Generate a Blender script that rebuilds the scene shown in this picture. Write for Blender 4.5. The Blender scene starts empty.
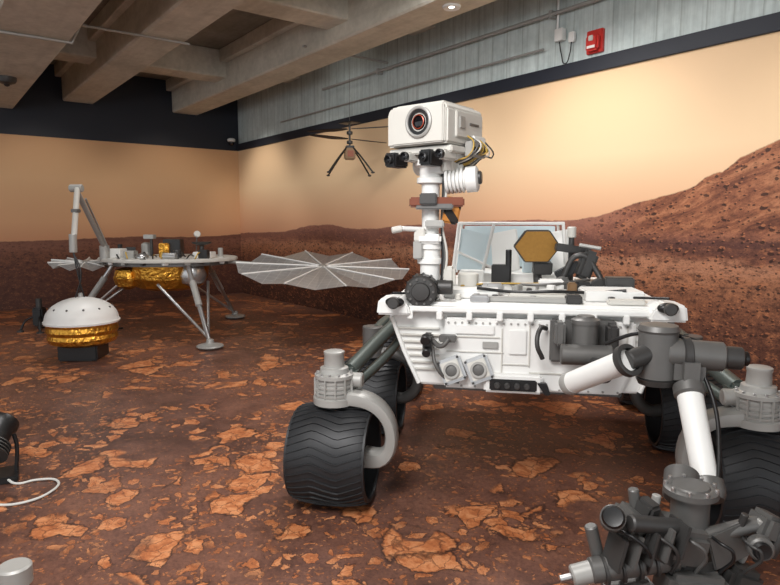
import bpy, bmesh, math, random
from mathutils import Vector, Matrix, Euler
random.seed(7)
sc=bpy.context.scene
sc.view_settings.view_transform='Standard'
sc.view_settings.look='None'
sc.view_settings.exposure=.08
def lin(c):
    return tuple(((v/255)/12.92 if v/255<=0.04045 else ((v/255+0.055)/1.055)**2.4) for v in c)+(1,)
# ---------------- materials ----------------
def mat(name,rgb,rough=.5,metal=0,noise=.0,nscale=20,bump=0,spec=.5,bscale=None):
    m=bpy.data.materials.new(name); m.use_nodes=True
    nt=m.node_tree; b=nt.nodes['Principled BSDF']
    b.inputs['Roughness'].default_value=rough; b.inputs['Metallic'].default_value=metal
    b.inputs['Specular IOR Level'].default_value=spec
    c=lin(rgb); tc=nt.nodes.new('ShaderNodeTexCoord')
    n=nt.nodes.new('ShaderNodeTexNoise'); n.inputs['Scale'].default_value=nscale; n.inputs['Detail'].default_value=4
    nt.links.new(tc.outputs['Object'],n.inputs['Vector'])
    mx=nt.nodes.new('ShaderNodeMix'); mx.data_type='RGBA'
    mx.inputs[6].default_value=tuple(v*(1-noise) for v in c[:3])+(1,)
    mx.inputs[7].default_value=tuple(min(1,v*(1+noise)) for v in c[:3])+(1,)
    nt.links.new(n.outputs['Fac'],mx.inputs[0]); nt.links.new(mx.outputs[2],b.inputs['Base Color'])
    if bump:
        bp=nt.nodes.new('ShaderNodeBump'); bp.inputs['Strength'].default_value=bump; bp.inputs['Distance'].default_value=.02
        n2=nt.nodes.new('ShaderNodeTexNoise'); n2.inputs['Scale'].default_value=bscale or nscale*2
        nt.links.new(tc.outputs['Object'],n2.inputs['Vector'])
        nt.links.new(n2.outputs['Fac'],bp.inputs['Height']); nt.links.new(bp.outputs['Normal'],b.inputs['Normal'])
    return m
WHITE=mat('white_paint',(224,224,221),.45,0,.05,6)
WHITE2=mat('warm_white',(198,196,189),.5,0,.06,8)
LGREY=mat('light_grey_cast',(160,159,155),.45,.2,.08,12)
GREY=mat('anodised_grey',(100,99,97),.45,.35,.15,14)
DGREY=mat('dark_grey_metal',(64,63,62),.45,.3,.15,14)
GREEN=mat('titanium_tube',(84,92,88),.4,.4,.1,10)
BLACK=mat('black_plastic',(22,22,23),.4,0,.2,12)
TYRE=mat('wheel_black_aluminium',(42,43,45),.5,.3,.2,10)
SILVER=mat('silver_metal',(185,185,185),.3,.85,.08,10)
GOLDF=mat('gold_foil',(205,150,60),.28,.9,.3,14,1.0,spec=.5,bscale=22)
GOLDP=mat('gold_antenna_face',(158,116,52),.45,.4,.2,60)
BROWN=mat('copper_plate',(120,66,46),.4,.3,.2,12)
TAN=mat('kapton_tan',(120,92,62),.45,.2,.2,12)
LBLUE=mat('pale_blue_panel',(204,220,226),.5,0,.1,4)
ORANGE=mat('lens_ring_orange',(150,60,36),.3,.3)
LENS=mat('lens_glass',(12,12,16),.08,0,0)
YEL=mat('yellow_wire',(180,148,70),.5)
RED=mat('red_plastic',(190,45,38),.4)
NAVY=mat('navy_paint',(24,29,41),.6,0,.1,3)
CABLE=mat('white_cable',(205,205,200),.5)

def N(nt,t,**k):
    n=nt.nodes.new(t)
    for a,v in k.items(): setattr(n,a,v)
    return n
class G:
    """tiny node-graph helper"""
    def __init__(s,name,rough=.6,spec=.3):
        s.m=bpy.data.materials.new(name); s.m.use_nodes=True; s.nt=s.m.node_tree
        s.b=s.nt.nodes['Principled BSDF']; s.b.inputs['Roughness'].default_value=rough
        s.b.inputs['Specular IOR Level'].default_value=spec
        s.tc=N(s.nt,'ShaderNodeTexCoord'); s.obj=s.tc.outputs['Object']
    def L(s,a,b): s.nt.links.new(a,b)
    def put(s,sock,v):
        if isinstance(v,(int,float)): sock.default_value=v
        elif isinstance(v,tuple): sock.default_value=v
        else: s.L(v,sock)
    def mapping(s,scale=(1,1,1),loc=(0,0,0),src=None,rot=(0,0,0)):
        n=N(s.nt,'ShaderNodeMapping'); s.L(src or s.obj,n.inputs['Vector'])
        n.inputs['Scale'].default_value=scale; n.inputs['Location'].default_value=loc; n.inputs['Rotation'].default_value=rot
        return n.outputs[0]
    def noise(s,scale,detail=4,vec=None,rough=.55,dist=0):
        n=N(s.nt,'ShaderNodeTexNoise'); s.L(vec or s.obj,n.inputs['Vector'])
        n.inputs['Scale'].default_value=scale; n.inputs['Detail'].default_value=detail
        n.inputs['Roughness'].default_value=rough; n.inputs['Distortion'].default_value=dist
        return n
    def vor(s,scale,feature='F1',vec=None):
        n=N(s.nt,'ShaderNodeTexVoronoi',feature=feature); s.L(vec or s.obj,n.inputs['Vector'])
        n.inputs['Scale'].default_value=scale; return n
    def math(s,op,a,b=0.0,clamp=False):
        n=N(s.nt,'ShaderNodeMath',operation=op,use_clamp=clamp); s.put(n.inputs[0],a); s.put(n.inputs[1],b); return n.outputs[0]
    def mr(s,v,a,b,c=0,d=1,smooth=False):
        n=N(s.nt,'ShaderNodeMapRange'); 
        if smooth: n.interpolation_type='SMOOTHSTEP'
        s.put(n.inputs[0],v); n.inputs[1].default_value=a; n.inputs[2].default_value=b; n.inputs[3].default_value=c; n.inputs[4].default_value=d
        return n.outputs[0]
    def mix(s,f,a,b,blend='MIX'):
        n=N(s.nt,'ShaderNodeMix',data_type='RGBA',blend_type=blend); s.put(n.inputs[0],f); s.put(n.inputs[6],a); s.put(n.inputs[7],b); return n.outputs[2]
    def ramp(s,v,stops,inter='LINEAR'):
        n=N(s.nt,'ShaderNodeValToRGB'); n.color_ramp.interpolation=inter; s.put(n.inputs[0],v)
        e=n.color_ramp.elements
        while len(e)<len(stops): e.new(.5)
        for i,(p,c) in enumerate(stops):
            e[i].position=p; e[i].color=c if isinstance(c,tuple) else (c,c,c,1)
        return n.outputs[0]
    def sep(s,v=None):
        n=N(s.nt,'ShaderNodeSeparateXYZ'); s.L(v or s.obj,n.inputs[0]); return n.outputs
    def addv(s,v,n2,amt):
        sub=N(s.nt,'ShaderNodeVectorMath',operation='MULTIPLY_ADD'); s.L(n2,sub.inputs[0]); sub.inputs[1].default_value=(amt,)*3; s.L(v,sub.inputs[2]); return sub.outputs[0]
    def color(s,c): s.L(c,s.b.inputs['Base Color'])
    def bump(s,h,st=.3,d=.02):
        n=N(s.nt,'ShaderNodeBump'); n.inputs['Strength'].default_value=st; n.inputs['Distance'].default_value=d
        s.L(h,n.inputs['Height']); s.L(n.outputs[0],s.b.inputs['Normal'])

# floor: printed martian ground
def floor_mat():
    g=G('martian_ground_print',.42,.5)
    wv=g.addv(g.obj,g.noise(3.5,3).outputs['Color'],.16)
    wv2=g.addv(wv,g.noise(16,4,rough=.65).outputs['Color'],.06)
    big=g.noise(.55,4,rough=.6).outputs['Fac']
    med=g.noise(4,7,rough=.68).outputs['Fac']
    fine=g.noise(60,5,rough=.75).outputs['Fac']
    grit=g.noise(24,6,rough=.75,vec=g.mapping(loc=(5,2,1))).outputs['Fac']
    base=g.ramp(g.math('ADD',g.math('MULTIPLY',big,.5),g.math('MULTIPLY',med,.5)),
        [(.34,lin((70,47,41))),(.45,lin((94,64,54))),(.54,lin((118,81,67))),(.68,lin((144,100,80)))])
    base=g.mix(g.mr(grit,.52,.68,0,.55),base,lin((56,38,34)))
    base=g.mix(g.mr(grit,.45,.32,0,.5),base,lin((150,102,78)))
    base=g.mix(g.mr(fine,.45,.62,0,.4),base,lin((54,37,33)))
    rockc=g.ramp(g.noise(11,6,rough=.75,vec=wv).outputs['Fac'],[(.32,lin((146,82,50))),(.47,lin((186,114,70))),(.6,lin((214,148,102))),(.74,lin((160,98,66)))])
    col=base
    cl=g.noise(.9,3,vec=g.mapping(loc=(4,9,2))).outputs['Fac']
    cl2=g.noise(1.3,3,vec=g.mapping(loc=(1,3,7))).outputs['Fac']
    for scale,thr,edge,lo,hi,cc,am in ((52,.82,.14,.36,.44,cl,.75),(27,.80,.13,.44,.5,cl2,.85),(15,.80,.10,.47,.52,cl,.9),(8.5,.80,.085,.47,.5,cl2,1),(4.6,.87,.06,.44,.46,cl,1),(3.0,.89,.035,.40,.42,cl2,1)):
        e=g.vor(scale,'DISTANCE_TO_EDGE',wv2).outputs['Distance']
        c=g.sep(g.vor(scale,'F1',wv2).outputs['Color'])[0]
        cell=g.mr(c,thr,thr+.01,0,1); clm=g.mr(cc,lo,hi,0,1)
        m=g.math('MULTIPLY',g.mr(e,edge,edge+.03,0,1),cell)
        m=g.math('MULTIPLY',g.math('MULTIPLY',m,clm),am)
        cr=g.vor(scale*2.6,'DISTANCE_TO_EDGE',wv2).outputs['Distance']
        rc=g.mix(g.mr(cr,.0,.05,.8,0),rockc,lin((84,50,37)))
        rim=g.math('MULTIPLY',g.mr(e,edge-.05,edge,0,.8),cell)
        rim=g.math('MULTIPLY',rim,clm)
        col=g.mix(rim,col,lin((46,31,28)))
        col=g.mix(m,col,rc)
    g.color(col)
    g.L(g.mr(med,.3,.7,.34,.46),g.b.inputs['Roughness'])
    return g.m
# mural
def mural_mat(name,profile,axis,length,tint=0):
    g=G(name,.55,.25)
    xyz=g.sep(); s=xyz[axis]; z=xyz[2]
    sn=g.math('DIVIDE',g.math('ABSOLUTE',s),length)
    h=g.math('MULTIPLY',g.ramp(sn,[(a/length,b/3.0) for a,b in profile]),3.0)
    nz=g.noise(1.6,10,rough=.68).outputs['Fac']
    h=g.math('ADD',h,g.math('MULTIPLY',g.math('SUBTRACT',nz,.5),.10))
    below=g.math('SUBTRACT',h,z)
    ground=g.mr(below,0,.012,0,1)
    if tint==0:
        sky=g.ramp(g.math('DIVIDE',z,3.0),[(.42,lin((206,152,120))),(.54,lin((222,176,140))),(.72,lin((234,204,166))),(1,lin((230,196,156)))])
    else:
        sky=g.ramp(g.math('DIVIDE',z,3.0),[(.38,lin((200,146,110))),(.5,lin((214,166,126))),(.75,lin((218,178,136))),(1,lin((208,164,122)))])
    st=g.mapping(scale=(1,1,6)); n1=g.noise(1.5,9,vec=st,rough=.7,dist=.3).outputs['Fac']
    rt=g.mapping(scale=(1,1,4.2),src=g.mapping(rot=(0,math.radians(22),0)))
    n1r=g.noise(2.0,10,vec=rt,rough=.75,dist=.5).outputs['Fac']
    n2=g.noise(11,9,rough=.8,vec=g.mapping(scale=(1,1,1.5))).outputs['Fac']; n3=g.noise(40,6,rough=.8,vec=g.mapping(scale=(1,1,1.6))).outputs['Fac']
    mount=g.math('MULTIPLY',g.mr(sn,8.3/length,9.2/length,0,1),g.mr(z,1.32,1.44,0,1))
    # layered plain: bands of colour that follow the ground's distance
    zz=g.math('ADD',z,g.math('MULTIPLY',g.math('SUBTRACT',n1,.5),.5))
    plain=g.ramp(g.math('DIVIDE',zz,2.0),[(.0,lin((74,48,40))),(.22,lin((98,62,49))),(.38,lin((124,80,60))),(.50,lin((160,108,80))),(.555,lin((178,126,98))),(.60,lin((122,78,62))),(.655,lin((92,60,54))),(.70,lin((134,88,74))),(.78,lin((160,110,92)))])
    slope=g.ramp(n1r,[(.34,lin((84,52,44))),(.44,lin((122,76,58))),(.53,lin((160,104,76))),(.62,lin((186,128,94))),(.72,lin((140,90,68)))])
    gc=g.mix(mount,plain,slope)
    # rock texture: dark and light
    am=g.mr(z,1.45,.9,.45,1)
    gc=g.mix(g.math('MULTIPLY',g.mr(n2,.50,.60,0,.75),am),gc,lin((54,36,32)))
    gc=g.mix(g.math('MULTIPLY',g.mr(n2,.47,.38,0,.6),am),gc,lin((188,124,86)))
    for sc_,thr,offz in ((13,.74,.035),(26,.70,.02)):
        bv=g.addv(g.mapping(scale=(1,1,1.7)),g.noise(12,3).outputs['Color'],.06)
        vb=g.vor(sc_,'F1',bv); bc=g.sep(vb.outputs['Color'])[0]
        k=g.math('MULTIPLY',g.mr(vb.outputs['Distance'],.36,.30,0,.8),g.math('GREATER_THAN',bc,thr))
        gc=g.mix(k,gc,lin((44,30,28)))
        vb2=g.vor(sc_,'F1',g.mapping(loc=(-.012,0,-offz),src=bv)); bc2=g.sep(vb2.outputs['Color'])[0]
        k2=g.math('MULTIPLY',g.mr(vb2.outputs['Distance'],.27,.21,0,.8),g.math('GREATER_THAN',bc2,thr))
        gc=g.mix(k2,gc,lin((178,114,80)))
    gc=g.mix(g.math('MULTIPLY',g.mr(n3,.5,.64,0,.7),g.mr(z,1.7,1.0,.5,1)),gc,lin((52,35,31)))
    haze=g.math('MULTIPLY',g.mr(below,.30,0,0,.55),g.math('SUBTRACT',1.0,mount))
    gc=g.mix(haze,gc,lin((160,112,98)))
    if tint: gc=g.mix(.55,gc,lin((88,55,46)))
    g.color(g.mix(ground,sky,gc))
    return g.m
def concrete_mat(name,c1,c2,boards=False):
    g=G(name,.8,.2)
    n=g.noise(1.7,8,rough=.65).outputs['Fac']; n2=g.noise(14,5).outputs['Fac']
    col=g.mix(g.mr(g.math('ADD',g.math('MULTIPLY',n,.7),g.math('MULTIPLY',n2,.3)),.35,.65,0,1),lin(c1),lin(c2))
    if boards:
        x=g.sep()[0]
        fr=g.math('FRACT',g.math('MULTIPLY',x,4.5))
        line=g.math('MULTIPLY',g.mr(fr,0,.09,1,0),.4)
        st=g.noise(3,6,vec=g.mapping(scale=(5,1,.3)),rough=.7).outputs['Fac']
        col=g.mix(g.mr(st,.45,.65,0,.4),col,lin((128,138,136)))
        col=g.mix(line,col,lin((100,108,106)))
        g.bump(g.math('ADD',g.mr(fr,0,.1,0,1),g.math('MULTIPLY',st,.6)),.35,.01)
    else:
        st=g.noise(2,6,vec=g.mapping(scale=(.5,5,5))).outputs['Fac']
        col=g.mix(g.mr(st,.5,.66,0,.2),col,tuple(v*.65 for v in lin(c1)[:3])+(1,))
        g.bump(n2,.25,.01)
    g.color(col); return g.m
FLOOR=floor_mat()
MUR_R=mural_mat('mars_mural_landscape',[(0,1.27),(2,1.33),(2.9,1.44),(3.5,1.47),(4.4,1.39),(5.6,1.46),(7.3,1.53),(8.2,1.52),(8.6,1.55),(9.06,1.69),(9.53,1.79),(9.66,1.90),(9.76,1.91),(9.9,2.02),(10.2,2.14),(12,2.55),(17.9,2.7)],0,18.0)
MUR_L=mural_mat('mars_mural_plain',[(0,1.25),(1.0,1.2),(2.2,1.23),(4,1.17),(8,1.2)],1,12.0,1)
CONC=concrete_mat('board_formed_concrete',(180,192,192),(210,220,218),True)
BEAM=concrete_mat('beam_concrete',(178,175,163),(214,210,198))
SLAB=concrete_mat('slab_concrete',(120,116,107),(146,142,132))

def solar_mat():
    g=G('solar_cell_membrane',.3,.6)
    v=g.sep(); 
    a=g.math('FRACT',g.math('MULTIPLY',v[0],9.0)); b=g.math('FRACT',g.math('MULTIPLY',v[1],9.0))
    m=g.math('MAXIMUM',g.mr(a,0,.12,1,0),g.mr(b,0,.12,1,0))
    n=g.noise(3,3).outputs['Fac']
    g.b.inputs['Metallic'].default_value=.2
    c=g.mix(n,lin((172,172,176)),lin((214,212,208)))
    g.color(g.mix(g.math('MULTIPLY',m,.7),c,lin((236,236,232)))); return g.m
CELL=solar_mat()
def hazard_mat():
    g=G('hazard_tape',.5,.3)
    v=g.sep(); f=g.math('FRACT',g.math('MULTIPLY',g.math('ADD',v[0],v[2]),9))
    g.color(g.mix(g.math('GREATER_THAN',f,.45),lin((176,116,50)),lin((30,24,20)))); return g.m
HAZ=hazard_mat()

# ---------------- geometry helpers ----------------
def link(o,parent):
    sc.collection.objects.link(o)
    if parent: o.parent=parent
    return o
def empty(name,loc=(0,0,0),rz=0,parent=None,rot=None):
    e=bpy.data.objects.new(name,None); e.empty_display_size=.1
    e.location=loc; e.rotation_euler=rot or (0,0,rz); return link(e,parent)
def fin(bm,name,parent,m,smooth=False,loc=None,rot=None):
    bmesh.ops.recalc_face_normals(bm,faces=bm.faces[:])
    me=bpy.data.meshes.new(name); bm.to_mesh(me); bm.free()
    if smooth:
        for p in me.polygons: p.use_smooth=True
        try: me.set_sharp_from_angle(angle=math.radians(40))
        except Exception: pass
    me.materials.append(m)
    o=bpy.data.objects.new(name,me)
    if loc is not None: o.location=loc
    if rot is not None: o.rotation_euler=rot
    return link(o,parent)
def box(name,parent,c,s,m,rot=(0,0,0),bev=.006):
    bm=bmesh.new(); bmesh.ops.create_cube(bm,size=1)
    bmesh.ops.scale(bm,vec=s,verts=bm.verts)
    if bev: bmesh.ops.bevel(bm,geom=bm.edges[:],offset=min(bev,min(s)*.3),segments=2,affect='EDGES')
    return fin(bm,name,parent,m,False,c,rot)
def lathe(name,parent,prof,m,loc=(0,0,0),axis=(0,0,1),seg=32,smooth=True,cap=True):
    bm=bmesh.new(); rings=[]
    for r,z in prof:
        rings.append([bm.verts.new((r*math.cos(2*math.pi*i/seg),r*math.sin(2*math.pi*i/seg),z)) for i in range(seg)])
    for a,b in zip(rings[:-1],rings[1:]):
        for i in range(seg):
            j=(i+1)%seg; bm.faces.new((a[i],a[j],b[j],b[i]))
    if cap:
        bm.faces.new(rings[0]); bm.faces.new(rings[-1])
    q=Vector((0,0,1)).rotation_difference(Vector(axis).normalized())
    bmesh.ops.rotate(bm,matrix=q.to_matrix(),verts=bm.verts)
    return fin(bm,name,parent,m,smooth,loc)
def cyl(name,parent,p1,p2,r,m,r2=None,seg=24,bev=True):
    p1=Vector(p1);p2=Vector(p2);L=(p2-p1).length; r2=r if r2 is None else r2
    b=min(.006,r*.2,L*.2) if bev else 0
    return lathe(name,parent,[(r-b,0),(r,b),(r2,L-b),(r2-b,L)],m,p1,p2-p1,seg)
def tube(name,parent,pts,r,m,smooth=True,res=6):
    cu=bpy.data.curves.new(name,'CURVE'); cu.dimensions='3D'; cu.bevel_depth=r; cu.bevel_resolution=3; cu.use_fill_caps=True
    if smooth and len(pts)>2:
        sp=cu.splines.new('BEZIER'); sp.bezier_points.add(len(pts)-1)
        for bp,p in zip(sp.bezier_points,pts): bp.co=p; bp.handle_left_type=bp.handle_right_type='AUTO'
        sp.resolution_u=res
    else:
        sp=cu.splines.new('POLY'); sp.points.add(len(pts)-1)
        for q,p in zip(sp.points,pts): q.co=tuple(p)+(1,)
    cu.materials.append(m)
    o=bpy.data.objects.new(name,cu); return link(o,parent)
def prism(name,parent,poly,d,m,plane='xz',off=0,bev=.008,loc=None,rot=None):
    bm=bmesh.new()
    def P(a,b,t): return (a,t,b) if plane=='xz' else ((a,b,t) if plane=='xy' else (t,a,b))
    v1=[bm.verts.new(P(a,b,off)) for a,b in poly]; v2=[bm.verts.new(P(a,b,off+d)) for a,b in poly]
    bm.faces.new(v1); bm.faces.new(v2[::-1]); n=len(poly)
    for i in range(n): bm.faces.new((v1[i],v1[(i+1)%n],v2[(i+1)%n],v2[i]))
    if bev: bmesh.ops.bevel(bm,geom=bm.edges[:],offset=bev,segments=2,affect='EDGES')
    return fin(bm,name,parent,m,False,loc,rot)
def sph(name,parent,c,r,m,scale=(1,1,1)):
    bm=bmesh.new(); bmesh.ops.create_uvsphere(bm,u_segments=24,v_segments=14,radius=r); bmesh.ops.scale(bm,vec=scale,verts=bm.verts)
    return fin(bm,name,parent,m,True,c)

# ---------------- room ----------------
C=(-3.15,12.96,0); RA=math.radians(-52.5)
def rbox(name,x0,x1,y0,y1,z0,z1,m,bev=0,parent=None):
    bm=bmesh.new(); bmesh.ops.create_cube(bm,size=1)
    bmesh.ops.scale(bm,vec=(x1-x0,y1-y0,z1-z0),verts=bm.verts)
    bmesh.ops.translate(bm,vec=((x0+x1)/2,(y0+y1)/2,(z0+z1)/2),verts=bm.verts)
    if bev: bmesh.ops.bevel(bm,geom=bm.edges[:],offset=bev,segments=1,affect='EDGES')
    if parent: return fin(bm,name,parent,m)
    return fin(bm,name,None,m,False,C,(0,0,RA))
def room_pt(s,t,z): return Matrix.Translation(C)@Matrix.Rotation(RA,4,'Z')@Vector((s,-t,z))
W=13.0
rbox('floor',-.2,18,-W,.2,-.1,0,FLOOR)
wr=rbox('wall_right',0,18,0,.2,0,4.3,CONC)
wb=rbox('wall_back',-.2,0,-W,.2,0,4.3,NAVY)
rbox('mural_panel',.02,18,-.02,0,0,2.96,MUR_R,0,wr)
rbox('mural_panel_back',0,.02,-W,-.02,0,2.96,MUR_L,0,wb)
rbox('trim_1',.02,18,-.05,0,2.96,3.1,NAVY,.004)
rbox('ceiling',-.2,18,-W,.2,4.2,4.4,SLAB)
cb=empty('ceiling_beams',C,RA)
for i,(t0,t1,zb) in enumerate([(.85,1.35,3.6),(2.75,3.25,3.6),(4.0,4.7,3.38),(6.6,7.2,3.5),(9,9.6,3.5)]):
    rbox('beam_%d'%i,0,18,-t1,-t0,zb,4.2,BEAM,.02,cb)
    rbox('beam_ledge_%d'%i,0,18,-t1-.1,-t1,4.0,4.2,BEAM,.01,cb)
for i,s in enumerate([2.2,5.7,9.2,12.7,16.2]):
    rbox('cross_beam_%d'%i,s,s+.45,-W,-.85,3.78,4.2,BEAM,.015,cb)
    rbox('cross_haunch_%d'%i,s,s+.45,-.85,0,3.95,4.2,BEAM,.015,cb)
cd=empty('ceiling_conduit',C,RA)
tube('pipe_1',cd,[(3.5,-.08,3.62),(18,-.08,3.62)],.02,LGREY,False)
tube('pipe_2',cd,[(5.2,-1.4,3.7),(5.2,-.5,3.7),(5.2,-.06,3.7)],.015,LGREY,False)
tube('pipe_3',cd,[(0.3,-4.9,3.55),(17,-4.9,3.55)],.02,LGREY,False)
tube('pipe_4',cd,[(4.9,-4.72,3.36),(4.9,-3.99,3.36),(4.9,-3.9,3.56),(4.9,-2.74,3.56)],.016,LGREY,False)
tube('pipe_5',cd,[(8.05,-.03,3.45),(8.05,-.03,4.2)],.012,WHITE,False)
tube('pipe_6',cd,[(6.4,-.5,3.9),(12,-.5,3.9)],.015,LGREY,False)
tube('pipe_7',cd,[(2.0,-.06,3.3),(7.9,-.06,3.3)],.012,LGREY,False)
for i,s in enumerate([5,8,11]): box('clamp_%d'%i,cd,(s,-.05,3.62),(.04,.1,.08),LGREY)
fa=empty('fire_alarm',(0,0,0))
fa.location=room_pt(8.5,.02,3.25); fa.rotation_euler=(0,0,RA)
box('backplate',fa,(0,0,0),(.18,.04,.22),RED); box('body',fa,(0,-.045,-.02),(.14,.06,.15),RED,bev=.02)
box('strobe',fa,(0,-.08,.02),(.05,.02,.05),WHITE2); box('label',fa,(0,-.077,-.06),(.09,.004,.025),WHITE)
ej=empty('electrical_box'); ej.location=room_pt(8.1,.02,3.4); ej.rotation_euler=(0,0,RA)
box('box',ej,(0,-.03,0),(.1,.07,.12),WHITE); box('side_box',ej,(.14,-.02,-.05),(.07,.04,.1),WHITE)
tube('cord',ej,[(.0,-.04,-.07),(.03,-.04,-.2),(.08,-.04,-.3),(.13,-.04,-.22),(.14,-.03,-.1)],.006,BLACK)
scm=empty('security_camera'); scm.location=room_pt(.1,.2,3.12); scm.rotation_euler=(0,0,RA)
lathe('mount',scm,[(.05,0),(.08,.02),(.08,.06),(.05,.08)],WHITE); sph('dome',scm,(0,0,-.01),.06,LENS)
box('bracket',scm,(-.05,0,.06),(.1,.05,.04),WHITE)
sd=empty('smoke_detector'); sd.location=room_pt(2.6,4.35,3.32)
lathe('base',sd,[(.05,-.03),(.1,-.01),(.12,.03),(.12,.06)],DGREY); sph('sensor',sd,(0,0,-.02),.04,BLACK)
EM=bpy.data.materials.new('lamp_diffuser'); EM.use_nodes=True
b=EM.node_tree.nodes['Principled BSDF']; b.inputs['Emission Color'].default_value=(1,.96,.9,1); b.inputs['Emission Strength'].default_value=4
lf=empty('linear_ceiling_light'); lf.location=room_pt(4.1,.42,3.9); lf.rotation_euler=(0,0,RA)
box('housing',lf,(0,0,.04),(.9,.07,.06),WHITE); box('diffuser',lf,(0,0,0),(.85,.05,.02),EM)
tube('hanger_1',lf,[(-.4,0,.08),(-.4,0,.3)],.006,LGREY,False); tube('hanger_2',lf,[(.4,0,.08),(.4,0,.3)],.006,LGREY,False)
rd=empty('recessed_downlight'); rd.location=room_pt(7.6,1.1,3.59)
lathe('ring',rd,[(.06,0),(.08,-.012),(.09,0),(.09,.02)],WHITE); lathe('glow',rd,[(.03,0),(.01,-.002)],EM)

def area(name,loc,size,energy,col=(1,.95,.88),target=None,sy=None):
    l=bpy.data.lights.new(name,'AREA'); l.energy=energy; l.color=col; l.shape='RECTANGLE'; l.size=size; l.size_y=sy or size
    o=bpy.data.objects.new(name,l); o.location=loc
    d=(Vector(target)-Vector(loc)) if target is not None else Vector((0,0,-1))
    o.rotation_euler=d.to_track_quat('-Z','Y').to_euler(); return link(o,None)
def spot(name,loc,tgt,e,ang=70,col=(1,.93,.84),r=.08,blend=.8):
    l=bpy.data.lights.new(name,'SPOT'); l.energy=e; l.color=col; l.spot_size=math.radians(ang); l.spot_blend=blend; l.shadow_soft_size=r
    o=bpy.data.objects.new(name,l); o.location=loc; o.rotation_euler=(Vector(tgt)-Vector(loc)).to_track_quat('-Z','Y').to_euler(); return link(o,None)
for i,(s,e) in enumerate([(1.3,88),(3.6,56),(6.2,52),(8.6,54),(11.0,62)]):
    spot('wall_wash_%d'%i,room_pt(s,1.6,3.5),room_pt(s,0,1.6),e,84)
for i,(t,e) in enumerate([(1.5,30),(3.6,28),(6,26)]):
    spot('back_wash_%d'%i,room_pt(1.8,t,3.5),room_pt(0,t,1.5),e,84,(1,.89,.76))
spot('display_spot_1',room_pt(4.6,3.6,3.5),room_pt(4.6,3.9,0),120,120,(1,.97,.94),.3)
area('hall_light_2',room_pt(8.6,2.05,3.75),.5,90,(1,.97,.95),sy=1.4)
area('hall_light_3',room_pt(11.2,5.6,3.4),1.6,165,(1,.98,.97),target=room_pt(8.5,2.5,.8))
w=bpy.data.worlds.new('w'); sc.world=w; w.use_nodes=True
w.node_tree.nodes['Background'].inputs[0].default_value=(.93,.97,1,1); w.node_tree.nodes['Background'].inputs[1].default_value=1.3

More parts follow.
